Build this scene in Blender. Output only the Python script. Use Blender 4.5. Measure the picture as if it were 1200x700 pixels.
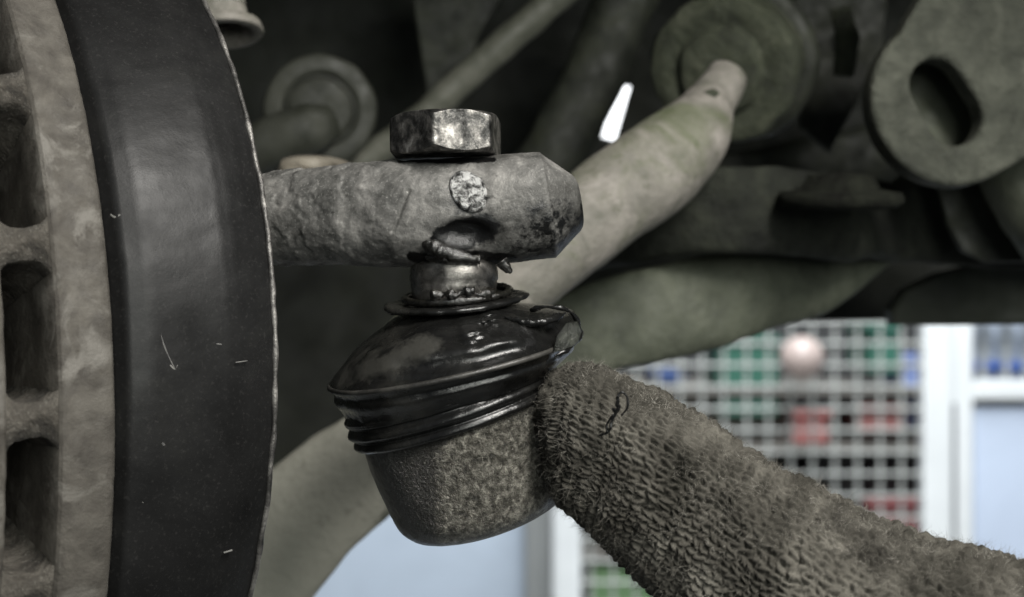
import bpy, bmesh, math, random
import numpy as np
from mathutils import Vector, Matrix, noise
random.seed(7); rng = np.random.default_rng(7)
R = math.radians; PI = math.pi
for o in list(bpy.data.objects): bpy.data.objects.remove(o)
S = bpy.context.scene
COL = S.collection
# ------------------------------------------------------------------ camera
F = 1648.0; CZ = 1.2                      # pixels of focal length for a 1200 px wide frame; camera height
def P(u, v, d): return np.array(((u-600)*d/F, d, CZ+(350-v)*d/F))
cam = bpy.data.objects.new('camera', bpy.data.cameras.new('camera')); COL.objects.link(cam)
cam.location = (0, 0, CZ); cam.rotation_euler = (R(90), 0, 0)
cam.data.sensor_width = 36; cam.data.lens = 36*F/1200; cam.data.clip_start = .01; cam.data.clip_end = 50
cam.data.dof.use_dof = True; cam.data.dof.focus_distance = .268; cam.data.dof.aperture_fstop = 16
S.camera = cam
# ------------------------------------------------------------------ light
W = bpy.data.worlds.new('World'); S.world = W; W.use_nodes = True
W.node_tree.nodes['Background'].inputs[0].default_value = (.80, .90, 1.0, 1)
W.node_tree.nodes['Background'].inputs[1].default_value = .10
S.view_settings.view_transform = 'Standard'; S.view_settings.look = 'None'
S.view_settings.exposure = 0.0; S.view_settings.gamma = 1
def area(name, loc, target, size, power, col=(1, 1, 1), sy=None):
    l = bpy.data.lights.new(name, 'AREA'); l.energy = power; l.size = size; l.color = col
    if sy: l.shape = 'RECTANGLE'; l.size_y = sy
    o = bpy.data.objects.new(name, l); COL.objects.link(o); o.location = loc
    o.rotation_euler = (Vector(target)-Vector(loc)).to_track_quat('-Z', 'Y').to_euler()
    return o
BJ = tuple(P(540, 330, .28))
area('inspection_lamp', (.20, -.04, CZ+.33), BJ, .09, 4.0, (1, .97, .92), .22)
area('workshop_fill', (.40, -.8, CZ+.30), BJ, .6, 6.8, (.97, 1.0, .93))
area('background_fill', (.3, 1.25, 2.55), (.4, 2.2, 1.1), .5, 85, (.93, .97, 1.0), 1.6)  # unseen area light, added to brighten the workshop background

# ------------------------------------------------------------------ helpers
def thing(name, label, cat, loc, group=None):
    o = bpy.data.objects.new(name, None); COL.objects.link(o); o.location = Vector([float(a) for a in loc])
    o.empty_display_size = .01
    o['label'] = label; o['category'] = cat
    if group: o['group'] = group
    return o
def tag(o, label, cat, group=None):
    o['label'] = label; o['category'] = cat
    if group: o['group'] = group
    return o
def mesh(name, V, Fc, m, parent=None, smooth=True, origin=None):
    V = np.asarray(V, float)
    if parent is not None:
        base = np.array(parent.location); p = parent
        while p.parent: p = p.parent; base = base+np.array(p.location)
    else:
        base = np.array(origin) if origin is not None else np.array(((V[:,0].min()+V[:,0].max())/2, (V[:,1].min()+V[:,1].max())/2, V[:,2].min()))
    me = bpy.data.meshes.new(name); V = V-base
    if isinstance(Fc, np.ndarray) and Fc.ndim == 2:
        n, k = Fc.shape
        me.vertices.add(len(V)); me.vertices.foreach_set('co', V.ravel())
        me.loops.add(n*k); me.loops.foreach_set('vertex_index', Fc.ravel().astype(np.int32))
        me.polygons.add(n); me.polygons.foreach_set('loop_start', (np.arange(n)*k).astype(np.int32))
        me.update(calc_edges=True)
    else:
        me.from_pydata(V.tolist(), [], [list(map(int, f)) for f in Fc])
    me.materials.append(m)
    me.polygons.foreach_set('use_smooth', [smooth]*len(me.polygons)); me.update()
    o = bpy.data.objects.new(name, me); COL.objects.link(o)
    if parent is None: o.location = base
    else: o.parent = parent
    return o
def grid_faces(n, k, closed=True, flip=False):      # n rings of k points
    i = np.arange(n-1)[:, None]; j = np.arange(k if closed else k-1)[None, :]
    a = i*k+j; b = i*k+(j+1) % k; c = (i+1)*k+(j+1) % k; d = (i+1)*k+j
    f = np.stack([a, b, c, d], -1).reshape(-1, 4)
    return f[:, ::-1].copy() if flip else f
def fbm(V, sc, octv=4, seed=0.0):
    return np.array([noise.fractal(Vector((x*sc+seed, y*sc-seed*.7, z*sc+seed*.3)), 1.0, 2.1, octv) for x, y, z in V])
def rings_to_mesh(name, rings, m, parent=None, amp=0, sc=300, octv=4, caps=True, smooth=True, seed=0.0, flip=False):
    Rg = np.array(rings); n, k, _ = Rg.shape
    V = Rg.reshape(-1, 3).copy()
    Fc = grid_faces(n, k, flip=flip)
    if amp:
        cen = np.repeat(Rg.mean(1), k, 0); d = V-cen; L = np.linalg.norm(d, axis=1, keepdims=True); L[L < 1e-9] = 1
        V = V+d/L*(amp*fbm(V, sc, octv, seed))[:, None]
    if caps:
        V = np.vstack([V, V[:k].mean(0), V[-k:].mean(0)]); A = n*k; B = A+1
        f = [[(j+1) % k, j, A, A] for j in range(k)]+[[(n-1)*k+j, (n-1)*k+(j+1) % k, B, B] for j in range(k)]
        F2 = [tuple(q) for q in Fc.tolist()]+[tuple(q[:3]) if not flip else tuple(q[:3][::-1]) for q in f]
        return mesh(name, V, F2, m, parent, smooth)
    return mesh(name, V, Fc, m, parent, smooth)
def cr(pts, n):                                      # Catmull-Rom resampling of rows
    p = np.array(pts, float); p = np.vstack([2*p[0]-p[1], p, 2*p[-1]-p[-2]]); out = []
    m = len(p)-3
    for q in np.linspace(0, m-1e-6, n):
        i = int(q); t = q-i; a, b, c, d = p[i:i+4]
        out.append(.5*((2*b)+(-a+c)*t+(2*a-5*b+4*c-d)*t*t+(-a+3*b-3*c+d)*t**3))
    return np.array(out)
def sweep(name, st, m, parent=None, k=40, n=60, ratio=1.0, power=2.0, amp=0, sc=200, caps=True, seed=0.0):
    """tube through stations (u, v, depth, half width in px); real 3-D centre line and radius"""
    q = cr(st, n); C = np.array([P(a, b, c) for a, b, c, _ in q]); r = q[:, 3]*q[:, 2]/F
    T = np.gradient(C, axis=0); T /= np.linalg.norm(T, axis=1, keepdims=True)
    rings = []
    for c, t, rr in zip(C, T, r):
        e2 = np.array((0, 1, 0))-t*t[1]; e2 /= np.linalg.norm(e2); e1 = np.cross(t, e2)
        ph = np.linspace(0, 2*PI, k, endpoint=False); cs, sn = np.cos(ph), np.sin(ph)
        cs = np.sign(cs)*np.abs(cs)**(2/power); sn = np.sign(sn)*np.abs(sn)**(2/power)
        rings.append(c+np.outer(cs, e1)*rr+np.outer(sn, e2)*rr*ratio)
    return rings_to_mesh(name, rings, m, parent, amp, sc, caps=caps, seed=seed)
def frame_of(axis):
    a = np.array(axis, float); a /= np.linalg.norm(a)
    h = np.array((0, 0, 1.)) if abs(a[2]) < .9 else np.array((1., 0, 0))
    e1 = np.cross(h, a); e1 /= np.linalg.norm(e1); return a, e1, np.cross(a, e1)
def lathe(name, C, axis, prof, m, parent=None, k=64, amp=0, sc=300, a0=0, a1=2*PI, caps=False, seed=0., smooth=True, n_per=1):
    """profile of (along axis, radius) in metres, revolved"""
    a, e1, e2 = frame_of(axis); pr = []
    for (x0, r0), (x1, r1) in zip(prof[:-1], prof[1:]):
        for t in np.linspace(0, 1, n_per, endpoint=False): pr.append((x0+(x1-x0)*t, r0+(r1-r0)*t))
    pr.append(prof[-1])
    ph = np.linspace(a0, a1, k, endpoint=False)
    rings = [np.array(C)+a*x+np.outer(np.cos(ph), e1)*r+np.outer(np.sin(ph), e2)*r for x, r in pr]
    return rings_to_mesh(name, rings, m, parent, amp, sc, caps=caps, seed=seed, smooth=smooth)
def box(name, lo, hi, m, parent=None, bevel=.0):
    bm = bmesh.new(); bmesh.ops.create_cube(bm, size=1)
    lo = np.array(lo); hi = np.array(hi)
    for v in bm.verts: v.co = Vector(((lo+hi)/2+np.array(v.co)*(hi-lo)))
    if bevel: bmesh.ops.bevel(bm, geom=bm.edges[:], offset=bevel, segments=2, affect='EDGES')
    V = [tuple(v.co) for v in bm.verts]; Fc = [[v.index for v in f.verts] for f in bm.faces]; bm.free()
    return mesh(name, V, Fc, m, parent, False)
def plate(name, outline, holes, d, thick, m, parent=None, bevel=.0006, tilt=None, res=1):
    """flat plate cut from an outline (px at depth d), real thickness, holes, rounded edges"""
    cu = bpy.data.curves.new(name, 'CURVE'); cu.dimensions = '2D'; cu.fill_mode = 'BOTH'; cu.extrude = thick/2-bevel; cu.bevel_depth = bevel; cu.bevel_resolution = 2
    for loop in [outline]+holes:
        s = cu.splines.new('POLY'); s.points.add(len(loop)-1); s.use_cyclic_u = True
        for p, (u, v) in zip(s.points, loop): w = P(u, v, d); p.co = (w[0], w[2], 0, 1)
    t = bpy.data.objects.new('t', cu); COL.objects.link(t); dg = bpy.context.evaluated_depsgraph_get()
    me = bpy.data.meshes.new_from_object(t.evaluated_get(dg)); V = np.array([v.co[:] for v in me.vertices])
    Fc = [list(p.vertices)[:] for p in me.polygons]; bpy.data.objects.remove(t)
    V = np.stack([V[:, 0], d-V[:, 2], V[:, 1]], 1)
    if tilt is not None:
        c = V.mean(0); Mx = np.array(Matrix.Rotation(tilt[0], 3, 'Z') @ Matrix.Rotation(tilt[1], 3, 'X')); V = (V-c) @ Mx.T+c
    return mesh(name, V, Fc, m, parent, False)
def arc(cx, cy, r, a0, a1, n=24, ry=None):
    return [(cx+r*math.cos(R(a)), cy+(ry or r)*math.sin(R(a))) for a in np.linspace(a0, a1, n)]
def tube3(name, pts, r, m, parent=None, k=8, n=None, amp=0):
    C = cr(pts, n or len(pts)*6); T = np.gradient(C, axis=0); T /= np.linalg.norm(T, axis=1, keepdims=True)+1e-12
    rings = []; e1 = np.array((.3, .2, .9))
    for i, (c, t) in enumerate(zip(C, T)):
        e1 = e1-t*np.dot(e1, t); e1 /= np.linalg.norm(e1); e2 = np.cross(t, e1); ph = np.linspace(0, 2*PI, k, endpoint=False)
        rr = r(i/(len(C)-1)) if callable(r) else r
        rings.append(c+(np.outer(np.cos(ph), e1)+np.outer(np.sin(ph), e2))*rr)
    return rings_to_mesh(name, rings, m, parent, amp, 900)
# ------------------------------------------------------------------ materials
def mat(name, cols, scale=120, rough=(.55, .85), metal=0., bump=.3, bscale=900, coat=0., speck=None, speck_amt=.5, speck_scale=1500,
        stops=None, stretch=None, spec=.5, patch=None, patch_scale=60, patch_pos=(.52, .62), patch_rough=.3, patch_metal=None, distort=.4, bdist=.0004, attr=None):
    M = bpy.data.materials.new(name); M.use_nodes = True; N = M.node_tree.nodes; L = M.node_tree.links
    B = N['Principled BSDF']; tc = N.new('ShaderNodeTexCoord'); mp = N.new('ShaderNodeMapping'); L.new(tc.outputs['Object'], mp.inputs[0])
    if stretch: mp.inputs['Scale'].default_value = stretch
    def nz(sc, det=8, ro=.6, di=0.):
        n = N.new('ShaderNodeTexNoise'); n.inputs['Scale'].default_value = sc; n.inputs['Detail'].default_value = det
        n.inputs['Roughness'].default_value = ro; n.inputs['Distortion'].default_value = di; L.new(mp.outputs[0], n.inputs['Vector']); return n
    def ramp(src, pts):
        r = N.new('ShaderNodeValToRGB'); e = r.color_ramp.elements
        while len(e) < len(pts): e.new(.5)
        for x, (p, c) in zip(e, pts): x.position = p; x.color = tuple(c)+(1,) if len(c) == 3 else c
        L.new(src, r.inputs[0]); return r
    def mix(a, b, f, typ='MIX'):
        x = N.new('ShaderNodeMix'); x.data_type = 'RGBA'; x.blend_type = typ
        L.new(a, x.inputs[6]); L.new(b, x.inputs[7])
        if isinstance(f, (int, float)): x.inputs[0].default_value = f
        else: L.new(f, x.inputs[0])
        return x
    base = nz(scale, 8, .65, distort); k = len(cols)
    st = stops or [.34+.32*i/(max(k-1, 1)) for i in range(k)]
    col = ramp(base.outputs[0], list(zip(st, cols))).outputs[0]
    if speck:
        sp = nz(speck_scale, 4, .7); m_ = ramp(sp.outputs[0], [(.56, (0, 0, 0)), (.68, (speck_amt,)*3)])
        rg = N.new('ShaderNodeRGB'); rg.outputs[0].default_value = tuple(speck)+(1,)
        col = mix(col, rg.outputs[0], m_.outputs[0]).outputs[2]
    rr = ramp(nz(scale*2.3, 6).outputs[0], [(.35, (rough[0],)*3), (.65, (rough[1],)*3)]).outputs[0]
    metv = metal
    if patch:
        pm = ramp(nz(patch_scale, 9, .62, .6).outputs[0], [(patch_pos[0], (0, 0, 0)), (patch_pos[1], (1, 1, 1))]).outputs[0]
        rg = N.new('ShaderNodeRGB'); rg.outputs[0].default_value = tuple(patch)+(1,)
        col = mix(col, rg.outputs[0], pm).outputs[2]
        pr = N.new('ShaderNodeRGB'); pr.outputs[0].default_value = (patch_rough,)*3+(1,); rr = mix(rr, pr.outputs[0], pm).outputs[2]
        if patch_metal is not None:
            mr = N.new('ShaderNodeMapRange'); L.new(pm, mr.inputs[0]); mr.inputs[3].default_value = metal; mr.inputs[4].default_value = patch_metal
            L.new(mr.outputs[0], B.inputs['Metallic']); metv = None
    if attr:
        an_, ac, ar, am = attr; at = N.new('ShaderNodeAttribute'); at.attribute_name = an_
        sm = N.new('ShaderNodeMath'); sm.operation = 'MULTIPLY_ADD'; nn = nz(scale*3, 8, .7); L.new(nn.outputs[0], sm.inputs[0]); sm.inputs[1].default_value = 1.1; L.new(at.outputs['Fac'], sm.inputs[2])
        am_ = ramp(sm.outputs[0], [(.80, (0, 0, 0)), (1.0, (1, 1, 1))]).outputs[0]
        rg = N.new('ShaderNodeRGB'); rg.outputs[0].default_value = tuple(ac)+(1,); col = mix(col, rg.outputs[0], am_).outputs[2]
        pr = N.new('ShaderNodeRGB'); pr.outputs[0].default_value = (ar,)*3+(1,); rr = mix(rr, pr.outputs[0], am_).outputs[2]
        if metv is not None:
            mr = N.new('ShaderNodeMapRange'); L.new(am_, mr.inputs[0]); mr.inputs[3].default_value = metal; mr.inputs[4].default_value = am
            L.new(mr.outputs[0], B.inputs['Metallic']); metv = None
    L.new(col, B.inputs['Base Color']); L.new(rr, B.inputs['Roughness'])
    if metv is not None: B.inputs['Metallic'].default_value = metv
    B.inputs['Specular IOR Level'].default_value = spec
    if coat: B.inputs['Coat Weight'].default_value = coat; B.inputs['Coat Roughness'].default_value = .12
    if bump:
        b1 = N.new('ShaderNodeBump'); b1.inputs['Strength'].default_value = bump; b1.inputs['Distance'].default_value = bdist
        ad = N.new('ShaderNodeMath'); ad.operation = 'ADD'; L.new(nz(bscale, 6, .7).outputs[0], ad.inputs[0]); L.new(base.outputs[0], ad.inputs[1])
        L.new(ad.outputs[0], b1.inputs['Height']); L.new(b1.outputs[0], B.inputs['Normal'])
        if coat: L.new(b1.outputs[0], B.inputs['Coat Normal'])
    return M
def plain(name, c, rough=.5, metal=0, emit=0):
    M = mat(name, [tuple(x*.92 for x in c), tuple(min(1, x*1.05) for x in c)], 6, (rough*.8, rough), metal, .05, 60)
    if emit:
        B = M.node_tree.nodes['Principled BSDF']; B.inputs['Emission Color'].default_value = tuple(c)+(1,); B.inputs['Emission Strength'].default_value = emit
    return M
M_cast = mat('cast_iron_dirty', [(.035, .035, .032), (.10, .098, .092), (.175, .17, .16), (.31, .30, .28)], 170, (.5, .8), .3, .35, 1200,
             stops=[.3, .44, .56, .70], speck=(.45, .44, .41), speck_amt=.35, speck_scale=1700, patch=(.035, .034, .03), patch_scale=42, patch_pos=(.54, .68), patch_rough=.42, bdist=.0007, attr=('grease', (.004, .004, .004), .3, 0.))
M_hex = mat('worn_steel', [(.018, .018, .017), (.07, .069, .066), (.22, .21, .195), (.62, .61, .58)], 360, (.28, .45), .8, .5, 1600, stops=[.34, .46, .58, .72], stretch=(1, 1, .75), bdist=.0004)
M_hexdark = mat('oily_steel', [(.015, .015, .014), (.05, .05, .045), (.16, .15, .14)], 260, (.25, .5), .6, .6, 1000, stops=[.35, .5, .68], coat=.3)
M_pin = mat('bright_pin_steel', [(.02, .02, .02), (.16, .16, .155), (.55, .55, .54)], 700, (.38, .52), .75, .7, 1500, stops=[.38, .47, .58], bdist=.0006)
M_stud = mat('greasy_stud_steel', [(.05, .048, .044), (.20, .19, .175), (.42, .40, .37)], 260, (.26, .4), .85, .3, 2200, stops=[.34, .52, .70], coat=.3)
M_house = mat('oily_forged_housing', [(.028, .027, .024), (.085, .080, .066), (.22, .21, .18), (.48, .46, .39)], 700, (.25, .45), .6, 1., 1500, stops=[.33, .46, .58, .72],
              coat=.25, speck=(.50, .48, .42), speck_amt=.5, speck_scale=1700, bdist=.0008, attr=('grease', (.018, .017, .014), .3, .2))
M_rubber = mat('oily_black_rubber', [(.004, .004, .004), (.009, .009, .0085), (.028, .027, .024)], 90, (.16, .38), 0, .5, 700, stops=[.35, .52, .72], coat=.42, bdist=.00025, spec=.35, attr=('dust', (.034, .033, .029), .5, 0.))
M_rubber_dry = mat('dusty_black_rubber', [(.008, .008, .008), (.022, .021, .019), (.07, .067, .06)], 110, (.3, .6), 0, .5, 700, coat=.25, bdist=.0003)
M_grease = mat('black_grease', [(.004, .004, .003), (.012, .011, .009)], 200, (.08, .2), 0, .8, 500, coat=.8, bdist=.0005)
M_shield = mat('black_painted_shield', [(.006, .006, .006), (.011, .011, .011), (.019, .019, .018)], 38, (.34, .48), 0, .25, 420, stops=[.35, .55, .75],
               speck=(.22, .21, .2), speck_amt=.05, speck_scale=1400, bdist=.0002, spec=.17)
M_edge = mat('worn_bare_edge', [(.03, .03, .028), (.11, .105, .1), (.30, .29, .27)], 200, (.35, .55), .6, .6, 900)
M_disc = mat('weathered_disc_iron', [(.042, .037, .031), (.072, .065, .055), (.105, .096, .082)], 150, (.6, .85), .1, .6, 700, patch=(.135, .126, .111), patch_scale=95, patch_pos=(.53, .62), patch_rough=.6, bdist=.0005)
M_discin = mat('rough_disc_vane_iron', [(.022, .019, .015), (.06, .053, .043), (.13, .118, .10)], 190, (.7, .95), .0, 1., 600, speck=(.25, .24, .21), speck_amt=.5, bdist=.0012)
M_pale = mat('pale_grey_green_arm', [(.12, .117, .098), (.195, .183, .160), (.29, .268, .243)], 75, (.5, .75), .0, .6, 500, bdist=.0012, speck=(.07, .075, .045), speck_amt=.5, speck_scale=190, patch=(.085, .10, .05), patch_scale=36, patch_pos=(.50, .68), patch_rough=.6)
M_green = mat('green_grey_underseal', [(.046, .052, .036), (.072, .080, .056), (.105, .112, .082)], 55, (.5, .75), 0, .7, 300, bdist=.0012, speck=(.03, .034, .022), speck_amt=.5, speck_scale=170, attr=('dust', (.36, .355, .30), .7, 0.))  # 'dust' on this material is light painted into the arm's left end
M_olive = mat('mossy_dirt', [(.02, .023, .015), (.046, .053, .032), (.092, .098, .066)], 70, (.6, .9), 0, .8, 400, bdist=.0015)
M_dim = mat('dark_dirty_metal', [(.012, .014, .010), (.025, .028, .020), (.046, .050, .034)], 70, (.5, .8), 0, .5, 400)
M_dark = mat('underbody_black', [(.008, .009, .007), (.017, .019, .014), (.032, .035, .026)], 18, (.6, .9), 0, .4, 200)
M_tan = mat('tan_washer', [(.16, .14, .11), (.24, .22, .18)], 90, (.5, .7), .1, .3)
M_wool = mat('grey_brown_wool', [(.022, .021, .017), (.062, .058, .049), (.150, .141, .121)], 80, (.85, 1.), 0, .8, 2200, stops=[.33, .5, .68], patch=(.028, .026, .022), patch_scale=48, patch_pos=(.53, .66), patch_rough=.8, spec=.15, bdist=.0003)
M_fuzz = mat('wool_fuzz', [(.05, .045, .038), (.16, .15, .13), (.40, .38, .34)], 150, (.8, 1.), 0, 0, spec=.2)
M_thread = plain('black_thread', (.008, .008, .008), .4)
M_white = plain('white_frame_paint', (.80, .82, .82), .45)
M_wire = plain('pale_wire_coating', (.44, .45, .425), .5)
M_blue = plain('frosted_pane_blue', (.60, .68, .82), .4)
M_pblue = plain('pale_blue_panel', (.50, .57, .66), .4)
M_grey = plain('workshop_grey', (.30, .30, .29), .8)

def set_attr(o, name, vals):
    a = o.data.attributes.new(name, 'FLOAT', 'POINT'); v = np.zeros(len(o.data.vertices)); v[:len(vals)] = vals; a.data.foreach_set('value', v.astype(np.float32))
def seg_dist(uu, vv, line):
    d = np.full(len(uu), 1e9)
    for (ua, va), (ub, vb) in zip(line[:-1], line[1:]):
        t_ = np.clip(((uu-ua)*(ub-ua)+(vv-va)*(vb-va))/((ub-ua)**2+(vb-va)**2), 0, 1); d = np.minimum(d, np.hypot(uu-ua-t_*(ub-ua), vv-va-t_*(vb-va)))
    return d
# ------------------------------------------------------------------ the setting: workshop floor and wall far behind
def struct(o): o['kind'] = 'structure'; return o
struct(box('floor', (-4, -2, -.1), (4, 4.6, 0), plain('floor_concrete', (.22, .22, .21), .7)))
struct(box('wall', (-4, 4.4, .004), (4, 4.6, 3), M_grey))

def lerp(a, b, t): return a+(b-a)*t
D = 2.0                                               # plane of the wire cage and its frame
def slab(name, u0, v0, u1, v1, d, th, m, parent=None, bevel=.004):
    a = P(u0, v1, d); b = P(u1, v0, d); return box(name, (a[0], d, a[2]), (b[0], d+th, b[2]), m, parent, bevel)
# pale blue panel with its white post at the bottom
t = thing('partition_panel', 'pale blue partition panel below the ball joint housing', 'panel', P(450, 1330, 2.2))
slab('panel', 200, 420, 640, 1330, 2.2, .03, M_pblue, t); slab('panel_edge', 616, 420, 644, 1330, 2.18, .05, plain('panel_edge_grey', (.42, .43, .42), .5), t)
t = thing('cage_frame', 'white steel frame posts holding the wire mesh cage', 'frame', P(880, 1330, D))
slab('post', 648, 330, 681, 1330, D-.02, .04, M_white, t); slab('post', 1084, 330, 1117, 1330, D-.02, .04, M_white, t)
t = thing('wire_mesh', 'pale square wire mesh panel between the two white posts', 'wire mesh', P(880, 1330, D))
w0 = None
for i in range(16):
    u = 693+26*i
    if w0 is None:
        a = P(0, 1000, D); b = P(0, 340, D); x = (a[0]+b[0])/2
        w0 = mesh('wire', *(lambda r, h: ([(math.cos(q*PI/3)*r, math.sin(q*PI/3)*r, z) for z in (0, h) for q in range(6)], grid_faces(2, 6)))(.0029, b[2]-a[2]), M_wire, t)
        w0.data.transform(Matrix.Translation(t.location)); o = w0
    else: o = w0.copy(); COL.objects.link(o); o.parent = t
    o.location = Vector((P(u, 0, D)[0]+random.uniform(-.001, .001), D, P(0, 1000, D)[2]))-t.location
for i in range(26):
    v = 352+25.4*i; o = w0.copy(); COL.objects.link(o); o.parent = t; L_ = P(1085, 0, D)[0]-P(681, 0, D)[0]
    o.rotation_euler = (0, R(90), 0); o.scale = (.8, .8, L_/(P(0, 340, D)[2]-P(0, 1000, D)[2]))
    o.location = Vector((P(681, 0, D)[0], D-.004, P(0, v, D)[2]))-t.location
# stored goods behind the mesh
def crate(u0, v0, u1, v1, d, c, lab, cat='crate'):
    t = thing('storage_crate' if cat == 'crate' else 'carton', lab, cat, P((u0+u1)/2, v1, d), 'coloured crates and cartons stored behind the mesh'); m = plain('plastic', c, .5)
    a = P(u0, v1, d); b = P(u1, v0, d); th = .16
    box('body', (a[0], d, a[2]), (b[0], d+th, b[2]-.01), m, t, .006)
    box('lid', (a[0]-.004, d-.006, b[2]-.009), (b[0]+.004, d+th+.004, b[2]+.004), m, t, .004)
crate(770, 440, 800, 560, 2.35, (.05, .09, .22), 'small blue crate left of the green crate behind the mesh')
crate(842, 396, 912, 490, 2.3, (.035, .12, .085), 'green storage crate behind the mesh above the glove')
crate(1020, 385, 1055, 440, 2.3, (.04, .14, .10), 'dark green crate right of the round lamp behind the mesh')
crate(930, 483, 972, 523, 2.3, (.34, .13, .12), 'small red carton on the shelf below the round lamp', 'carton')
crate(1005, 478, 1062, 510, 2.3, (.27, .12, .11), 'dull red carton at the right end of the shelf', 'carton')
crate(1020, 590, 1095, 640, 2.3, (.30, .11, .11), 'red carton low beside the right white post', 'carton')
crate(690, 655, 800, 720, 2.3, (.16, .27, .13), 'light green crate at the bottom left of the mesh')
crate(1058, 420, 1100, 500, 2.36, (.20, .26, .48), 'blue crate beside the right white post')
crate(960, 528, 1010, 600, 2.36, (.015, .015, .015), 'black crate under the shelf at left')
crate(1015, 525, 1080, 585, 2.36, (.02, .02, .02), 'black crate under the shelf beside the post')
t = thing('storage_rack', 'dark storage rack with beige shelves behind the wire mesh', 'rack', P(890, 1330, 2.6))
slab('back_panel', 660, 330, 1130, 1330, 2.62, .02, plain('rack_black', (.035, .036, .036), .7), t)
for v in (456, 522, 650): slab('shelf', 660, v, 1125, v+9, 2.29, .30, plain('rack_beige', (.15, .14, .125), .6), t)
slab('beige_sheet', 790, 462, 925, 520, 2.4, .02, plain('beige_card', (.36, .33, .29), .7), t)
slab('beige_sheet', 700, 600, 960, 648, 2.4, .02, plain('beige_card', (.40, .37, .32), .7), t)
t = thing('round_lamp', 'round warm white lamp glowing in front of the wire mesh', 'lamp', P(940, 440, 1.93))
lathe('globe', P(940, 420, 1.93), (0, 0, 1), [(r_*math.sin(a), r_*math.cos(a)) for r_ in (.030,) for a in np.linspace(-1.5, 1.5, 15)], plain('lamp_glow', (.42, .34, .31), .4, 0, .10), t, 32)
# window at the right
t = thing('partition_window', 'white framed partition window with pale blue pane at right', 'window', P(1200, 1330, D))
slab('window_frame', 1117, 330, 1141, 1330, D-.005, .03, M_white, t); slab('window_frame', 1141, 446, 1480, 470, D-.005, .03, M_white, t)
slab('window_frame', 1141, 358, 1480, 380, D-.005, .03, M_white, t)
slab('seal', 1141, 470, 1480, 476, D+.002, .012, plain('rubber_grey', (.16, .17, .19), .6), t); slab('seal', 1117, 470, 1124, 1330, D-.008, .008, plain('rubber_grey', (.2, .21, .23), .6), t)
slab('lower_pane', 1141, 476, 1480, 1330, D+.008, .006, M_blue, t); slab('upper_pane', 1141, 380, 1480, 446, D+.05, .006, plain('upper_pane_grey', (.42, .47, .55), .4), t)
for i in range(7): slab('wire', 1150+27*i, 380, 1156+27*i, 446, D+.03, .006, M_wire, t, .001)
for i, u in enumerate((1158, 1186)):
    crate(u-14, 427, u+9, 446, D+.045, (.05, .15, .55), ('left' if i == 0 else 'right')+' small blue box behind the upper window pane', 'box')

# ------------------------------------------------------------------ underbody of the car
out = [(-500, -900), (1900, -900), (1900, 372), (1040, 373), (950, 374), (850, 372), (700, 395), (560, 480), (430, 560), (300, 640), (-500, 640)]
hole = [(722, 97), (742, 99), (722, 168), (702, 163)]
o = plate('underbody_panel', out, [hole], .62, .004, M_dark, None, .0008)
tag(o, 'black underbody panel behind the suspension with a bright slot', 'car underbody')
def corner_box(name, lab, cat, lo, hi, m): return tag(box(name, lo, hi, m, None, .004), lab, cat)
corner_box('shade_floor_pan', 'unseen dark car floor pan added to shade the suspension bay', 'car underbody', (-.9, .24, CZ+.19), (.9, .7, CZ+.20), M_dark)  # out of view above, added to keep light off the suspension
# glowing panel added behind the slot to make it bright
t = thing('slot_glow_panel', 'glowing white panel added behind the slot in the underbody', 'lamp', P(725, 130, 2.6))
slab('glow_slab', 660, 40, 800, 230, 2.6, .03, plain('slot_glow', (1, 1, 1), .5, 0, .85), t)
# dim shelf-like cross member above the lower arm
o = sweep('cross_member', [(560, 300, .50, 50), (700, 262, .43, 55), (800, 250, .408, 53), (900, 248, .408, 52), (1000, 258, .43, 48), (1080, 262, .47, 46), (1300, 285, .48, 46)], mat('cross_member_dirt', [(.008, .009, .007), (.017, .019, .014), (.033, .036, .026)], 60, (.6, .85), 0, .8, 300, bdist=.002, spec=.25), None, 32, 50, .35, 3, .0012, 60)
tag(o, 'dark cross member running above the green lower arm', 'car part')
o = lathe('rubber_mount', P(985, 226, .398), (0, -.12, 1), [(-.004, .0), (-.004, .016), (-.002, .018), (0, .017), (.001, .011), (.005, .009), (.006, 0)], mat('mount_rubber', [(.006, .006, .005), (.011, .012, .009), (.02, .022, .016)], 120, (.75, .95), 0, .9, 400, bdist=.002, spec=.12), None, 40, .0005, 120); tag(o, 'dark round rubber mount between the bushing and the bracket', 'mount')
# greenish lower control arm
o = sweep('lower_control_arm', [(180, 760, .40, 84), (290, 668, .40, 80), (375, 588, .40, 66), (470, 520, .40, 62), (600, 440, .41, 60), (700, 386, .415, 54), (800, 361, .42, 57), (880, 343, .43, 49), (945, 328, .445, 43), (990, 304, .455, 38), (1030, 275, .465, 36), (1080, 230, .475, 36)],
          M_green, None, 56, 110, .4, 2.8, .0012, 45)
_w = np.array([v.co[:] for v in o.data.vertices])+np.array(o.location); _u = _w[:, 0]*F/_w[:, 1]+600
set_attr(o, 'dust', np.clip((560-_u)/150, 0, 1)*.55)  # left end lightened in the colour, in place of workshop light from below
tag(o, 'grey green lower control arm sweeping behind the ball joint', 'control arm')
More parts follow.
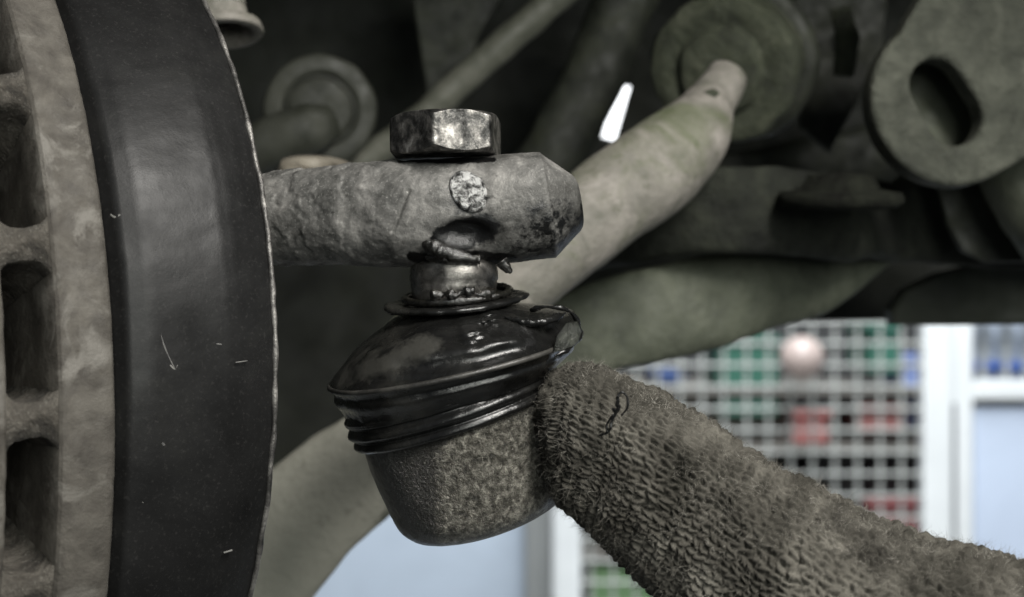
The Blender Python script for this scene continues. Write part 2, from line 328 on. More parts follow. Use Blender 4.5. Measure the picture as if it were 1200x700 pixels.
# pale upper arm with its round bushing
o = sweep('suspension_arm', [(440, 450, .345, 40), (500, 398, .345, 44), (580, 350, .35, 46), (650, 292, .36, 50), (715, 236, .37, 55), (772, 196, .38, 55), (812, 156, .39, 45), (832, 122, .40, 30), (843, 106, .405, 27), (852, 92, .41, 25)],
          M_pale, None, 56, 110, .9, 2.1, .0006, 70)
tag(o, 'pale grey curved suspension arm rising to the round bushing', 'suspension arm')
ba = (-.42, -.85, -.28)
t = thing('round_bushing', 'large round mossy green bushing at the upper end of the pale arm', 'bushing', P(850, 180, .44))
C0 = P(852, 80, .44)
lathe('housing', C0, ba, [(-.03, .0), (-.03, .0205), (0, .0225), (.003, .0235), (.006, .0225), (.007, .0185), (.0065, .014), (.009, .0125), (.010, .006), (.010, 0)], M_olive, t, 72, .0011, 120, n_per=4)
lathe('rear_flange', C0-np.array(ba)/np.linalg.norm(ba)*.014, ba, [(-.004, .018), (-.004, .0245), (-.001, .0255), (.002, .0245), (.003, .02)], M_dim, t, 64, .0007, 120, n_per=2)
lathe('bolt_end', P(829, 118, .3912), ba, [(-.004, .0028), (.0008, .0027), (.0014, .0020), (.0014, .0010), (.0006, .0009), (.0006, 0)], M_olive, t, 24)
lathe('grease_nipple', P(833, 180, .40), (0, -.5, -1), [(-.004, .0012), (0, .0016), (.0015, .0016), (.0022, 0)], M_edge, t, 16)
# rods and dim bar
o = sweep('track_rod', [(400, 212, .47, 17), (490, 140, .47, 17), (600, 43, .47, 18), (720, -62, .47, 18)], M_pale, None, 24, 50, 1, 2, .0005, 110); tag(o, 'thin grey green rod running diagonally behind the hex nut', 'rod')
o.data.materials[0] = mat('dull_rod_paint', [(.04, .043, .031), (.085, .088, .068), (.14, .14, .115)], 60, (.5, .8), .0, .5, 400)
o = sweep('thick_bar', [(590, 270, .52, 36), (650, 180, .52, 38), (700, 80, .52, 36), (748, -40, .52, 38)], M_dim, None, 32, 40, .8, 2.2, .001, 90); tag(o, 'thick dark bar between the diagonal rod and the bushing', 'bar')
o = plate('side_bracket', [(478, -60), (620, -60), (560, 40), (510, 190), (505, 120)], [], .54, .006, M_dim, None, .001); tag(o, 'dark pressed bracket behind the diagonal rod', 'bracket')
# round rod end at left
t = thing('rod_end', 'dim round rod end with a snap ring left of the hex nut', 'rod end', P(375, 195, .44))
lathe('eye', P(375, 130, .44), (.12, -1, -.05), [(-.012, 0), (-.012, .0172), (0, .0178), (.0012, .0172), (.0018, .0150), (.0018, .0118), (.0006, .0112), (.0006, .0104), (.0016, .0098), (.0022, .006), (.0022, 0)], M_olive.copy(), t, 64, .0003, 200, n_per=2)
t.children[0].data.materials[0] = mat('grey_green_eye', [(.017, .019, .013), (.029, .031, .023), (.043, .045, .034)], 60, (.5, .8), 0, .3)
lathe('snap_ring', P(375, 130, .4384), (.12, -1, -.05), [(.0008, .0112), (.0010, .0106)], M_dark, t, 48)
sweep('shank', [(388, 142, .436, 20), (365, 150, .432, 30), (320, 166, .432, 30), (250, 200, .435, 30), (150, 250, .44, 30)], t.children[0].data.materials[0], t, 28, 40, .8, 2, .0004, 120)
o = lathe('spacer_washer', P(370, 205, .36), (.1, -.35, 1), [(-.003, .0045), (-.003, .0088), (-.001, .0098), (.001, .0098), (.003, .0088), (.003, .0045), (-.003, .0045)], M_tan, None, 48, .0001, 300, n_per=2); tag(o, 'tan washer peeping over the left end of the knuckle arm', 'washer')
# pale sleeve at the top left
t = thing('shock_sleeve', 'pale grey flanged sleeve at the top beside the black shield', 'sleeve', P(266, 50, .36))
lathe('tube', P(256, 30, .36), (.05, -.22, -1), [(-.03, .0062), (0, .0062)], M_pale, t, 48, .0001, 300)
lathe('flange', P(262, 36, .36), (.12, -.2, -1), [(-.003, .0055), (-.0015, .0095), (.0005, .0102), (.0012, .0100), (.0012, .0078), (-.0015, .0066), (-.008, .006)], M_pale, t, 56, .0002, 300, n_per=2)
lathe('bore', P(262, 36, .36), (.12, -.2, -1), [(-.006, .0), (-.006, .0064)], M_dark, t, 32)
# slotted bracket at right
t = thing('slotted_bracket', 'grey green bracket with a rounded nose and oval slot at top right', 'bracket', P(1110, 215, .40))
outl = arc(1112, 120, 93, 62, 232, 36)+[(1090, -10), (1080, -120), (1330, -120), (1330, 120), (1200, 178)]
slot = arc(1113, 139, 42, -28, 152, 14)+arc(1092, 104, 40, 152, 332, 14)
sl = [(1100+(u-1100), v) for u, v in slot]
M_brk = mat('bracket_dirt', [(.03, .033, .024), (.05, .054, .040), (.09, .094, .073)], 90, (.55, .8), 0, .9, 260, bdist=.002, speck=(.02, .022, .015), speck_amt=.4, speck_scale=200)
plate('nose_plate', outl, [sl], .40, .009, M_brk, t, .0018, (R(8), R(-4)))
plate('inner_plate', arc(1112, 115, 78, 0, 359, 30), [], .418, .004, mat('slot_inner', [(.02, .024, .014), (.045, .052, .03)], 50), t, .001)
o = sweep('frame_tube', [(1160, 110, .44, 48), (1208, 205, .436, 58), (1290, 320, .436, 62)], M_green, None, 32, 30, .9, 2, .0008, 70); tag(o, 'green grey round frame tube emerging below the slotted bracket', 'frame tube')
o = plate('gusset_plate', [(1078, 180), (1098, 215), (1112, 262), (1128, 292), (1155, 304), (1330, 306), (1330, 100), (1100, 100)], [], .455, .004, M_dim, None, .001); tag(o, 'dark gusset plate with a curved edge under the slotted bracket', 'bracket')
o = plate('sill_panel', [(1046, 366), (1060, 345), (1100, 325), (1180, 308), (1400, 300), (1400, 373), (1048, 375)], [], .52, .012, M_dim, None, .002); tag(o, 'dull green sill edge above the white framed window', 'car sill')
o.data.materials[0] = mat('sill_green', [(.05, .056, .042), (.08, .086, .066)], 40)
o = sweep('hose_clip', [(985, 10, .47, 12), (992, 50, .47, 15), (988, 90, .47, 12)], M_olive, None, 20, 20, .6, 2, .0006, 200); tag(o, 'small olive clip hanging left of the slotted bracket', 'clip')

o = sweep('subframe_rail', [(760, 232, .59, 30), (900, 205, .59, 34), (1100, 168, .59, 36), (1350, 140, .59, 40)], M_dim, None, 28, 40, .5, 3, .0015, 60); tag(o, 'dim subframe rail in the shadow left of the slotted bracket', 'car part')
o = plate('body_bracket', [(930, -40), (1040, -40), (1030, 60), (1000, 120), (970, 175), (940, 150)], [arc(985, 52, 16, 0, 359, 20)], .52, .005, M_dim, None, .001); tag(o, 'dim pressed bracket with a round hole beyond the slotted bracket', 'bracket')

# ------------------------------------------------------------------ brake disc and shield (shared axis)
YAW = R(38); rad = np.array((math.sin(YAW), -math.cos(YAW), 0)); nrm = np.array((math.cos(YAW), math.sin(YAW), 0))
RD = .125; P0 = P(136, 505, .243); DC = P0-rad*RD
def DP(n, r, a): return DC+nrm*n+(rad*math.cos(a)+np.array((0, 0, 1))*math.sin(a))*r
def SP(n, r, a): f = n/.0325; return DC+rad*.0164*f+np.array((0, 0, .010*f))+nrm*n+(rad*math.cos(a)+np.array((0, 0, 1))*math.sin(a))*(r-.0164*f)
def dlathe(name, prof, m, parent, a0=-PI, a1=PI, k=240, closed=True, amp=0, sc=200, n_per=3, seed=0., PF=DP):
    pr = []
    for (x0, r0), (x1, r1) in zip(prof[:-1], prof[1:]):
        for t_ in np.linspace(0, 1, n_per, endpoint=False): pr.append((x0+(x1-x0)*t_, r0+(r1-r0)*t_))
    pr.append(prof[-1]); an = np.linspace(a0, a1, k, endpoint=not closed)
    V = np.array([PF(n, r, a) for n, r in pr for a in an])
    if amp:
        dr = (V-DC); dr -= np.outer(dr @ nrm, nrm); dr /= np.linalg.norm(dr, axis=1, keepdims=True); V = V+dr*(amp*fbm(V, sc, 5, seed))[:, None]
    return mesh(name, V, grid_faces(len(pr), k, closed), m, parent)
disc = thing('brake_disc', 'weathered grey ventilated brake disc at the left edge', 'brake disc', DC)
th = .0098
dlathe('inboard_plate', [(-th, .07), (-th, RD-.0006), (-th+.0006, RD), (-.0006, RD), (0, RD-.0006), (0, .07), (-th, .07)], M_disc, disc, k=900, amp=.00022, sc=420, n_per=6)
dlathe('outboard_plate', [(-.0286, .07), (-.0286, RD-.0006), (-.0280, RD), (-.0192, RD), (-.0186, RD-.0006), (-.0186, .07), (-.0286, .07)], M_disc, disc, k=500, amp=.0004, sc=260)
NV = 26; vme = None
for q in range(NV):
    a = 2*PI*q/NV+.02
    if vme is None:
        rings = []
        for r in np.linspace(.085, RD-.0007, 14):
            h = []
            for n_ in np.linspace(-.0190, -th+.0005, 12):
                e = (n_+.0142)/.0050; w = .0028+.0030*abs(e)**3.0; h.append((n_, w))
            loop = [(n_, w) for n_, w in h]+[(n_, -w) for n_, w in h[::-1]]
            rings.append([nrm*n_+rad*r+np.array((0, 0, 1))*w for n_, w in loop])
        Rg = np.array(rings); V = Rg.reshape(-1, 3)+DC; V += np.outer(fbm(V, 420, 4), (.0, 0, .0005))
        k_ = Rg.shape[1]; Fc = [tuple(f) for f in grid_faces(14, k_).tolist()]+[tuple(range(13*k_, 14*k_)), tuple(range(k_))[::-1]]
        o = mesh('vane', V, Fc, M_discin, disc); vme = o.data; v0 = o
    else: o = v0.copy(); COL.objects.link(o); o.parent = disc
    o.rotation_mode = 'AXIS_ANGLE'; o.rotation_axis_angle = (-a, *nrm)
dlathe('hub_ring', [(-.021, .084), (-.009, .084)], M_discin, disc, k=120)
shield = thing('dust_shield', 'black curved brake dust shield with a worn bright edge', 'dust shield', DC+nrm*.02)
WS = .0325
dlathe('shield_skin', [(.0022, .090), (.0022, .1185), (.004, .1212), (.008, .1222), (.014, .1226), (.0195, .1229), (.0225, .1231), (.0248, .1230), (.028, .1226), (WS-.001, .1218), (WS, .1214), (WS+.0004, .119), (WS, .09)], M_shield, shield, -1.35, 1.35, 500, False, .0003, 45, 4, PF=SP)
an = np.linspace(-1.35, 1.35, 260)
ed = np.array([DP(WS+.0002, .1216, a) for a in an]); 
rings = []
for i, a in enumerate(an):
    rr = .00055*(1+.45*noise.noise(Vector((a*25, 0, 0)))); c = SP(WS+.0002+.00025*noise.noise(Vector((a*14, 3, 0))), .1216+.0002*noise.noise(Vector((a*30, 9, 0))), a)
    rd = rad*math.cos(a)+np.array((0, 0, 1))*math.sin(a); rings.append([c+(rd*math.cos(p)+nrm*math.sin(p))*rr for p in np.linspace(0, 2*PI, 10, endpoint=False)])
rings_to_mesh('worn_edge', rings, M_edge, shield)
def on_shield(u, v):                                  # nearest point of the skin on the line of sight is found once, to lay real scratches on it
    o_ = np.array((0, 0, CZ)); d_ = P(u, v, 1)-o_
    for t_ in np.linspace(.15, .4, 2500):
        p = o_+d_*t_; q = p-DC; n_ = q @ nrm; f = n_/.0325; q = q-rad*.0164*f-np.array((0, 0, .010*f)); r_ = np.linalg.norm(q-n_*nrm)+.0164*f
        rs = np.interp(n_, [.0022, .004, .008, .014, .0195, .0225, .0248, .028, WS], [.1185, .1212, .1222, .1226, .1228, .1238, .1240, .1234, .1214])
        if r_ <= rs+.0001 and 0 < n_ < WS: return p+d_*.00025
    return o_+d_*.27
M_scr = mat('pale_scratch', [(.05, .05, .05), (.20, .195, .18)], 500, (.5, .7), 0, .3)
for pts, w in (([(170, 333), (178, 352), (186, 385), (194, 410), (205, 434)], .00022), ([(205, 434), (199, 428)], .00022), ([(205, 434), (208, 428)], .0002), ([(168, 345), (173, 333), (180, 350)], .0002),
               ([(130, 252), (135, 255), (141, 252)], .0003), ([(145, 585), (168, 589)], .00012), ([(262, 648), (272, 645)], .0002), ([(246, 402), (260, 404)], .00015), ([(276, 425), (290, 423)], .0001), ([(190, 519), (192, 522)], .0003)):
    tube3('scratch', [on_shield(u, v) for u, v in pts], w, M_scr if w < .0006 else M_shield, shield, 6)

# ------------------------------------------------------------------ knuckle arm
knuckle = thing('knuckle_arm', 'crusty grey cast steering arm crossing above the ball joint', 'steering arm', P(480, 312, .285))
st = [(180, 205, 318, .308, 1), (250, 205, 315, .298, 1), (300, 204, 311, .291, 1), (350, 200, 311, .287, 1), (400, 194, 311, .284, 1), (460, 189, 313, .281, 1), (520, 186, 314, .280, 1), (560, 184, 312, .280, 1), (600, 181, 307, .280, 1), (630, 179, 303, .280, 1)]
q = cr([s[:4] for s in st], 300)
q = np.vstack([q, [(636, 179, 302.5, .280), (639, 179.3, 302, .280), (640.5, 181, 300.5, .280)]+[(640.5+33*t_, 181+24*t_, 300.5-30*t_, .28) for t_ in np.linspace(.08, 1, 12)]+[(677, 209, 266, .28), (679, 214, 261, .28), (680, 220, 255, .28), (680.3, 230, 246, .28)]])
K = 240; ph = np.linspace(0, 2*PI, K, endpoint=False); rings = []
for u, v0_, v1_, d in q:
    c = P(u, (v0_+v1_)/2, d); h = (v1_-v0_)/2*d/F; pw = 2.25
    cs = np.sign(np.cos(ph))*np.abs(np.cos(ph))**(2/pw); sn = np.sign(np.sin(ph))*np.abs(np.sin(ph))**(2/pw)
    shx = -sn*h*.16*np.clip((u-560)/80, 0, 1)+h*.05
    rings.append(c+np.stack([shx, -cs*h*1.0, sn*h], 1))
Rg = np.array(rings); V = Rg.reshape(-1, 3); cen = np.repeat(Rg.mean(1), K, 0); dd = V-cen; dd /= np.linalg.norm(dd, axis=1, keepdims=True)
uu = V[:, 0]*F/V[:, 1]+600; vv = 350-(V[:, 2]-CZ)*F/V[:, 1]
big = fbm(V, 70, 3, 3.); fine = fbm(V, 330, 5, 1.)
left = 1/(1+np.exp((uu-470)/25))
disp = .00022*big*(1/(1+np.exp((uu-560)/20)))+.00008*fine*(1+2.0*left)
crust = np.clip((fbm(V, 150, 4, 7.)+.08)*6, 0, 1); disp += crust*.00034*np.maximum(left, .0)*(dd[:, 1] < -.1)          # flaking scale on the left half
front = dd[:, 1] < .2
g = np.exp(-(((uu-545)/27)**2+((vv-274)/15)**2)**2); disp -= .0022*g*front              # greasy hollow
g = np.exp(-((uu-549)/27)**4-((vv-226)/31)**4); disp -= .00075*g*front                 # seat of the pin
t_ = (vv-222)/50.; lx = 479-19*t_; g = np.exp(-((uu-lx)/2.0)**2)*((t_ > 0) & (t_ < 1)); disp -= .0006*g*front
V = V+dd*disp[:, None]
n_ = len(q); V = np.vstack([V, V[-K:].mean(0), V[:K].mean(0)])
Fc = [tuple(f) for f in grid_faces(n_, K).tolist()]+[((n_-1)*K+j, (n_-1)*K+(j+1) % K, n_*K) for j in range(K)]+[((j+1) % K, j, n_*K+1) for j in range(K)]
ob = mesh('cast_body', V, Fc, M_cast, knuckle)
gd = seg_dist(uu, vv, [(522, 284), (540, 276), (566, 268)]); gd2 = seg_dist(uu, vv, [(484, 300), (520, 305), (560, 300), (600, 304)])
gr = np.maximum(np.clip(1.35-gd/19, 0, 1), np.clip(.85-gd2/14, 0, 1)); gr = np.maximum(gr, np.clip(.95-seg_dist(uu, vv, [(468, 189), (578, 187)])/6, 0, 1)*.8)
gr = np.maximum(gr, np.clip(.62-np.hypot((uu-549)/38, (vv-232)/36)*.4, 0, 1)*.8); gr = np.maximum(gr, .40*np.clip((uu-540)/90, 0, 1)*np.clip((vv-215)/30, 0, 1))
set_attr(ob, 'grease', np.where(dd[:, 1] < .3, gr, 0))
# pin
pa = np.array((.04, -1, .20)); pa /= np.linalg.norm(pa); pe = np.array((.55, 0, -.83)); pe -= pa*(pe @ pa); pe /= np.linalg.norm(pe); pf = np.cross(pa, pe)
C1 = P(549, 225, .2704); rings = []
for z, s_ in ((-.003, 1.), (.0003, 1.), (.0007, .93), (.0009, .8), (.00095, .5), (.00095, .2)):
    pp = np.linspace(0, 2*PI, 60, endpoint=False); rings.append(C1+pa*z+np.outer(np.cos(pp), pe)*.0047*s_*.95+np.outer(np.sin(pp), pf)*.0034*s_)
rings_to_mesh('pin_end', rings, M_pin, knuckle, .00012, 700, seed=2)
# dark grease in the hollow and the lip below it
def blob(name, u, v, d, ru, rv, rd, m, parent, amp=.0006, sc=350, k=40, n=24, seed=0., tilt=0.):
    C_ = P(u, v, d); s_ = d/F; rings = []
    for th_ in np.linspace(.02, PI-.02, n):
        pp = np.linspace(0, 2*PI, k, endpoint=False)
        x = np.sin(th_)*np.cos(pp)*ru*s_; z = np.cos(th_)*rv*s_+0*pp; y = np.sin(th_)*np.sin(pp)*rd*s_
        xr = x*math.cos(tilt)-z*math.sin(tilt); zr = x*math.sin(tilt)+z*math.cos(tilt); rings.append(C_+np.stack([xr, y, zr], 1))
    V = np.array(rings).reshape(-1, 3); d_ = V-C_; d_ /= np.linalg.norm(d_, axis=1, keepdims=True); V = V+d_*(amp*fbm(V, sc, 4, seed))[:, None]
    return mesh(name, V, grid_faces(n, k, flip=True), m, parent)
blob('grease_patch', 528, 303, .2728, 34, 6, 14, M_grease, knuckle, .0010, 360, seed=5., tilt=-.08)
tube3('grease_lip', [P(494, 283, .2728), (P(503, 286, .2718)), P(515, 293, .2712), P(530, 299, .2711), P(548, 303, .2715), P(562, 304, .2722)], lambda t_: .0009+.0011*math.sin(min(1, t_*1.15)*PI)*(1-.4*t_), M_grease, knuckle, 12, 60, .0003)
tube3('grease_drip', [P(588, 306, .272), P(592, 312, .272), P(597, 318, .272), P(598, 321, .272)], lambda t_: .0013*(1-t_)**.8+.00015, M_grease, knuckle, 12, 30, .0002)

# ------------------------------------------------------------------ hex nut
nut = thing('hex_nut', 'worn hex head nut seated on top of the knuckle arm', 'nut', P(523, 184, .28))
C2 = P(523, 184, .28); s28 = .28/F; RC = 69*s28; Hn = 47*s28; phi0 = R(-9)
pp = np.linspace(0, 2*PI, 360, endpoint=False); rings = []
tl = R(3); ax = np.array((-math.sin(tl)*.3, .03, 1)); ax /= np.linalg.norm(ax); ex = np.array((math.cos(tl), 0, math.sin(tl))); ex -= ax*(ex @ ax); ex /= np.linalg.norm(ex); ey = np.cross(ax, ex)
ap = RC*math.cos(PI/6)
for z in list(np.linspace(0, .12, 10))+list(np.linspace(.15, .80, 14))+list(np.linspace(.82, .985, 12))+[1., 1., 1.]:
    a_ = (pp-(-PI/2+phi0)+PI/6) % (PI/3)-PI/6; a_ = (pp+PI/2-phi0) % (PI/3)
    hexr = ap/np.cos(a_-PI/6); hexr = np.minimum(hexr, RC*.985)
    e = min(z, 1-z)*Hn; cone = ap*1.0+e*1.5
    rings.append((z, np.minimum(hexr, cone)))
rr_ = [C2+ax*(z*Hn)+np.outer(np.cos(pp)*r, ex)+np.outer(np.sin(pp)*r, ey) for z, r in rings]
rr_[-2] = C2+ax*Hn+(rr_[-2]-C2-ax*Hn)*.6; rr_[-1] = C2+ax*Hn*.97+(rr_[-1]-C2-ax*Hn)*.2
rings_to_mesh('nut_body', rr_, M_hex, nut, .00003, 700)

# ------------------------------------------------------------------ ball joint
bj = thing('ball_joint', 'oily ball joint with a torn black rubber boot under the steering arm', 'ball joint', P(560, 632, .28))
pitch = R(4)
def ringp(u, v, hw, tdeg, d=.28, k=160, mod=None, pit=pitch):
    t_ = R(tdeg); s_ = d/F; e1 = np.array((math.cos(t_), 0, math.sin(t_))); e2 = np.array((0, math.cos(pit), math.sin(pit)))
    pp = np.linspace(0, 2*PI, k, endpoint=False); r = hw*s_*(np.ones(k) if mod is None else mod(pp))
    return P(u, v, d)+np.outer(np.cos(pp)*r, e1)+np.outer(np.sin(pp)*r, e2)
# housing
A = np.array((537., 485.)); dn = np.array((.292, .956))
prof = cr([(-12, 112), (0, 117), (30, 117), (56, 115), (85, 111), (106, 107), (119, 100), (129, 88), (136, 70), (140, 50), (142, 25), (142.5, 3)], 90)
rings = []
for al, r in prof:
    c = A+dn*al; rings.append(ringp(c[0], c[1]-2, r, 17))
V = np.array(rings)
ob = rings_to_mesh('housing', rings, M_house, bj, .00013, 420, 5, seed=4.)
Vh = V.reshape(-1, 3); uh = Vh[:, 0]*F/Vh[:, 1]+600; vh = 350-(Vh[:, 2]-CZ)*F/Vh[:, 1]
set_attr(ob, 'grease', np.clip(.65-(uh-495)/60, 0, .5)+np.clip(.5-(vh-(510-.3*(uh-530)))/25, 0, .4))  # left side darkened: partly oil film, partly shade painted into the colour
# clamp ridges / lower collar of the boot
rows = [(-48, 118), (-38, 122), (-32, 128), (-29, 128), (-26, 127), (-24, 124), (-21, 125), (-17, 128), (-13, 128), (-10, 125), (-7, 122), (-4, 124), (0, 125), (3, 123), (5, 119), (6, 114)]
rings = []
for al, r in cr(rows, 80):
    c = A+dn*al; rings.append(ringp(c[0]-1.5, c[1], r, 17.5, pit=R(5)))
rings_to_mesh('boot_collar', rings, M_rubber, bj, .00022, 190, seed=9.)
# boot bell (upper cone leaning over to the left, rim higher on the right)
def fold(pp): return 1+.012*np.sin(3*pp+.6)+.01*np.sin(5*pp)
bell = [(534, 352, 54, 4), (540, 359.5, 60, 4), (545, 366, 83, 5), (548, 374, 104, 7.4), (544, 387, 126, 9.8), (538, 402, 138.5, 11.2), (534.5, 414, 146, 11.8), (533, 420, 150.5, 12), (532.5, 423, 151, 12), (532, 427, 146.5, 12.2), (532, 433, 142, 12.3), (532, 441, 142, 12.6), (532, 451, 134, 13.5), (531, 461, 127, 15)]
rings = [ringp(u, v, hw, t__, mod=fold, pit=R(5)) for u, v, hw, t__ in cr(bell, 110)]
Rg = np.array(rings); V = Rg.reshape(-1, 3); kk = Rg.shape[1]
cen = np.repeat(Rg.mean(1), kk, 0); dd = V-cen; dd /= np.linalg.norm(dd, axis=1, keepdims=True)
uu = V[:, 0]*F/V[:, 1]+600; vv = 350-(V[:, 2]-CZ)*F/V[:, 1]; fr = dd[:, 1] < 0
disp = .0008*fbm(V, 85, 3, 2.)+.00014*fbm(V, 300, 4, 4.)
for line, w, a_ in (([(470, 432), (510, 432), (560, 423), (610, 410), (650, 392)], 11, -.0011), ([(495, 420), (545, 412), (600, 398), (640, 385)], 10, .0008), ([(420, 425), (450, 408), (490, 396)], 14, .0005), ([(568, 368), (560, 384), (546, 398)], 8, .0009), ([(585, 388), (615, 390), (650, 382)], 9, -.0016), ([(470, 385), (500, 376), (530, 374)], 8, -.0007), ([(430, 447), (500, 447), (560, 436)], 5, -.0004)):
    disp += a_*np.exp(-(seg_dist(uu, vv, line)/w)**2)*fr
disp += .0022*fbm(V, 420, 3, 6.)*np.exp(-(seg_dist(uu, vv, [(572, 374), (560, 385), (550, 397)])/12)**2)*fr
V = V+dd*disp[:, None]
ob = mesh('boot', V, grid_faces(Rg.shape[0], kk), M_rubber, bj)
set_attr(ob, 'dust', np.clip(.58-seg_dist(uu, vv, [(405, 440), (450, 425), (500, 405)])/55, 0, .6))
# rim bead
pts = [ringp(532.7, 422.5, 150.7, 12, k=60, mod=fold, pit=R(5))[i % 60] for i in range(61)]
C_ = np.array(pts); rings = []
for i in range(60):
    tg = C_[(i+1) % 60]-C_[i-1]; tg /= np.linalg.norm(tg); o1 = C_[i]-C_[:60].mean(0); o1 /= np.linalg.norm(o1); o2 = np.cross(tg, o1)
    rings.append([C_[i]+(o1*math.cos(p)+o2*math.sin(p))*.00055 for p in np.linspace(0, 2*PI, 10, endpoint=False)])
rings.append(rings[0]); rings_to_mesh('rim_bead', rings, M_rubber_dry, bj, caps=False)
# torn flap on the right side of the boot
tube3('torn_edge', [P(*p) for p in cr([(622, 364, .2705), (636, 360, .2688), (656, 361, .2685), (668, 366, .2700), (677, 377, .273), (680, 390, .2735), (676, 401, .270), (664, 411, .2655), (650, 417, .2635)], 16)], lambda t_: .0004+.00018*math.sin(t_*30), M_rubber, bj, 10, 90, .00016)
tube3('torn_edge', [P(*p) for p in [(592, 372, .266), (612, 377, .2645), (632, 378, .2645), (650, 373, .2665), (662, 367, .269)]], lambda t_: .0009*math.sin(PI*(.1+.8*t_)), M_rubber, bj, 12, 60, .0003)
V = np.array([P(*p) for p in [(648, 413, .2625), (653, 393, .2635), (664, 379, .266), (675, 377, .270), (681, 389, .2725), (677, 401, .269), (664, 410, .265)]]); V = np.vstack([V, V.mean(0)])
V = np.vstack([V, V+np.array((.0004, .001, 0))]); o = mesh('torn_inside', V, [(i, (i+1) % 7, 7) for i in range(7)]+[((i+1) % 7+8, i+8, 15) for i in range(7)]+[(i, i+8, (i+1) % 7+8, (i+1) % 7) for i in range(7)],
    mat('greasy_grey_inside', [(.010, .011, .009), (.032, .035, .028), (.08, .085, .07)], 260, (.3, .5), 0, .9, 600, coat=.3, bdist=.001), bj)
# upper lip ring of the boot, jagged
def jag(pp): return 1+.03*np.sin(4*pp+1)+.02*np.sin(9*pp)+.014*np.sin(17*pp+2)
rings = [ringp(534, v, hw, 5, mod=jag, pit=R(8)) for v, hw in ((352, 50), (350, 76), (351, 82), (354, 83), (357, 80), (358, 60), (359, 48))]
rings_to_mesh('boot_lip', rings, M_rubber, bj, .0004, 300, 4, seed=12.)
tube3('lip_roll', [ringp(536, 345, 62, 5, k=24, pit=R(8))[i % 24] for i in range(25)], .0007, M_grease, bj, 10, 100, .0003)
# stud
rings = [ringp(532, v, hw, 1, k=96, pit=0) for v, hw in ((306, 48), (312, 50.5), (320, 51.5), (328, 52), (331, 50.5), (334, 51), (342, 49), (352, 47), (362, 46))]
rings_to_mesh('stud', rings, M_stud, bj, .00006, 500, seed=3.)
# grease runs around the stud foot and over the boot front
tube3('grease_run', [P(505, 348, .2705), P(520, 344, .2698), P(533, 346, .2695), P(548, 341, .2698), P(562, 346, .2705), P(580, 342, .273)], lambda t_: .0008+.0005*math.sin(t_*23), M_grease, bj, 12, 80, .0005)

# ------------------------------------------------------------------ knitted glove
hand = thing('gloved_hand', 'fuzzy grey brown knitted glove finger pressing against the ball joint', 'gloved hand', P(1100, 900, .25))
U = [(634, 478), (640, 452), (652, 436), (672, 428), (702, 436), (750, 457), (810, 488), (880, 530), (950, 571), (1050, 620), (1200, 666), (1340, 730), (1470, 830)]
Lw = [(632, 508), (636, 540), (646, 564), (660, 583), (688, 609), (714, 636), (745, 664), (785, 704), (830, 750), (890, 820), (975, 920), (1080, 1030), (1190, 1130)]
dep = [.268, .268, .268, .268, .267, .266, .264, .262, .259, .255, .25, .246, .242]
rows = [(a[0], a[1], b[0], b[1], d) for a, b, d in zip(U, Lw, dep)]
NS = 900; NT = 420
q = cr(rows, NS)
CU = np.array([P(a, b, e) for a, b, _, _, e in q]); CL = np.array([P(a, b, e) for _, _, a, b, e in q])
C = (CU+CL)/2; E1 = CU-CL; H = np.linalg.norm(E1, axis=1, keepdims=True)/2; E1 /= 2*H
T = np.gradient(C, axis=0); T -= E1*np.sum(T*E1, 1, keepdims=True); T /= np.linalg.norm(T, axis=1, keepdims=True); E2 = np.cross(T, E1)
arcl = np.concatenate([[0], np.cumsum(np.linalg.norm(np.diff(C, axis=0), axis=1))])
# resample evenly along the length
se = np.linspace(0, arcl[-1], NS); itp = lambda X: np.stack([np.interp(se, arcl, X[:, i]) for i in range(X.shape[1])], 1)
C, E1, E2, H, T = itp(C), itp(E1), itp(E2), itp(H), itp(T)
tt = np.linspace(0, 2*PI, NT, endpoint=False)
depthr = np.minimum(H, .0165+.12*H)*.92
Vg = C[:, None]+np.cos(tt)[None, :, None]*E1[:, None]*H[:, None]+np.sin(tt)[None, :, None]*E2[:, None]*depthr[:, None]
V = Vg.reshape(-1, 3)
ds_ = np.gradient(Vg, axis=0).reshape(-1, 3); dt_ = (np.roll(Vg, -1, 1)-np.roll(Vg, 1, 1)).reshape(-1, 3)
Nn = np.cross(ds_, dt_); Nn /= np.linalg.norm(Nn, axis=1, keepdims=True)+1e-15
if np.mean(np.sum(Nn*(V-np.repeat(C, NT, 0)), 1)) < 0: Nn = -Nn
n1 = fbm(V, 170, 3, 5.); n2 = fbm(V, 190, 3, 15.)
Sg = np.repeat(se, NT)+.0006*n1; wales = 40
Tg = np.tile(tt/(2*PI)*wales, NS)+.33*n2+Sg*14
a = Tg % 1.0; x = np.where(a < .5, a*2, (1-a)*2); hh = .0022
phs = (Sg/hh+.75*x) % 1.0
leg = np.sin(PI*np.clip(x, 0, 1))**.55; row = .12+.88*np.sin(PI*phs)**.55
rnd = fbm(V, 480, 3, 2.)
amp_ = .00112*(1+.5*n1)
h = leg*row*amp_+.00055*rnd+.0011*fbm(V, 55, 3, 8.)+.00018*fbm(V, 1600, 2, 3.)
V = V+Nn*h[:, None]
V2 = np.vstack([V, V[:NT].mean(0), V[-NT:].mean(0)])
Fq = grid_faces(NS, NT)
tri = [(j+1) % NT for j in range(NT)]
Fq2 = np.vstack([Fq, [[(j+1) % NT, j, len(V), len(V)] for j in range(0)]]) if False else Fq
sgn = 1
glove = mesh('glove', V2, Fq2, M_wool, hand)
tipc = mesh('fingertip_seam', np.vstack([V[:NT], V[:NT].mean(0)]), [((j+1) % NT, j, NT) for j in range(NT)], M_wool, hand)
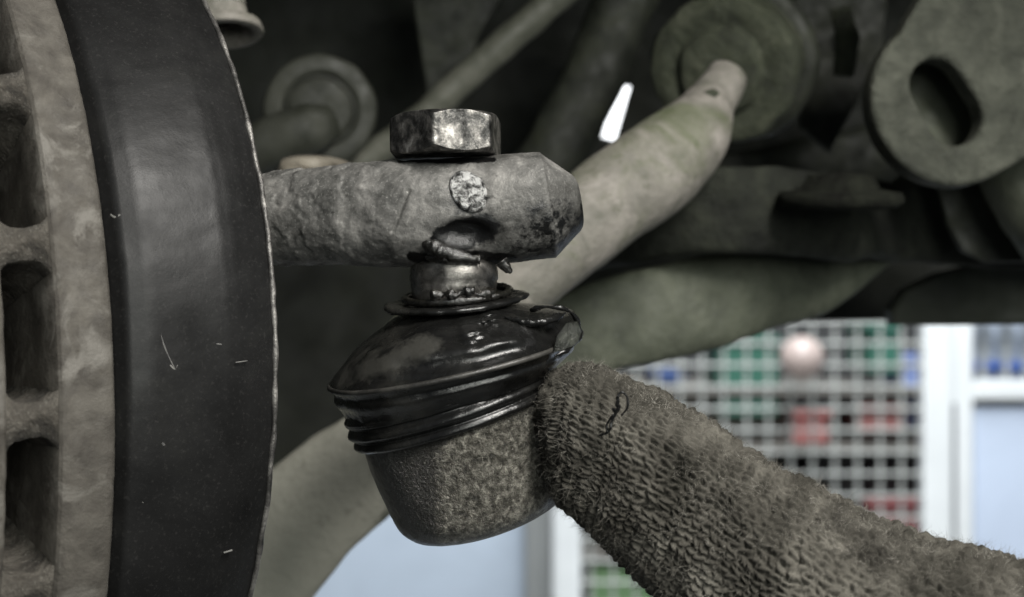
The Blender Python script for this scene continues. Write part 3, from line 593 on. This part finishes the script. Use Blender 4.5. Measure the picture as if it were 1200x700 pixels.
# further fingers and palm of the same hand, below and right of the view
def gf(pts, r): return tube3('finger', [P(*p) for p in pts], r, M_wool, hand, 24, 60, .0006)
gf([(1120, 930, .262), (980, 960, .275), (900, 1000, .30), (900, 1060, .325)], lambda t_: .0125-.003*t_**4)
gf([(1180, 1010, .262), (1040, 1050, .275), (960, 1090, .30), (965, 1150, .325)], lambda t_: .0122-.003*t_**4)
gf([(1240, 1090, .262), (1110, 1130, .275), (1040, 1170, .30), (1045, 1220, .32)], lambda t_: .0112-.003*t_**4)
gf([(1290, 1010, .235), (1150, 1030, .222), (1030, 1010, .225), (950, 960, .235)], lambda t_: .0135-.003*t_**4)
# fuzz fibres standing off the wool
def fuzz(name, nf, lmin, lmax, w, stand, seed):
    g_ = np.random.default_rng(seed)
    vis = np.where(V[:, 0]*F/V[:, 1]+600 < 1260)[0]; idx = g_.choice(vis, nf); p = V[idx].copy(); n_ = Nn[idx]
    L_ = g_.uniform(lmin, lmax, (nf, 1)); seg = 5
    d = n_*stand+g_.normal(0, .65, (nf, 3)); d /= np.linalg.norm(d, axis=1, keepdims=True); curl = g_.normal(0, .55, (nf, 3))
    side = np.cross(d, g_.normal(0, 1, (nf, 3))); side /= np.linalg.norm(side, axis=1, keepdims=True)
    pts = []
    for i in range(seg+1):
        ww = w*(1-.8*i/seg); pts += [p-side*ww, p+side*ww]
        p = p+d*L_/seg; d = d+curl*.5+g_.normal(0, .25, (nf, 3)); d /= np.linalg.norm(d, axis=1, keepdims=True)
    Vf = np.stack(pts, 1); base = np.arange(nf)[:, None]*(2*(seg+1))
    Ff = np.concatenate([base+np.array([2*i, 2*i+1, 2*i+3, 2*i+2]) for i in range(seg)], 1).reshape(-1, 4)
    o = mesh(name, Vf.reshape(-1, 3), Ff, M_fuzz, hand, False); o['kind'] = 'stuff'; return o
fuzz('wool_fuzz', 48000, .0008, .0028, .000024, .38, 3)
fuzz('loose_fibres', 4000, .0018, .0042, .000022, .9, 4)
# snagged black thread near the fingertip
def thread(seed, n_, sc_):
    g_ = random.Random(seed); pts_ = [(704+g_.uniform(-2, 2), 510, .2512)]
    for q_ in range(n_):
        f_ = (q_+1)/n_; pts_.append((704+26*f_+g_.uniform(-5, 5)*sc_, 510-42*f_+g_.uniform(-6, 6)*sc_, .2508-.0030*f_+g_.uniform(-.0006, .0003)))
    return [P(*p) for p in pts_]
tube3('snagged_thread', thread(1, 7, 1.), .00020, M_thread, hand, 8, 120, .00015)
tube3('snagged_thread', thread(5, 6, 1.2), .00024, M_thread, hand, 8, 120, .00015)
tube3('snagged_thread', [P(*p) for p in [(716, 492, .2494), (724, 478, .2483), (723, 466, .2478), (729, 460, .2478), (735, 466, .2479), (735, 478, .2481), (728, 487, .2486)]], .00020, M_thread, hand, 8, 120, .0001)
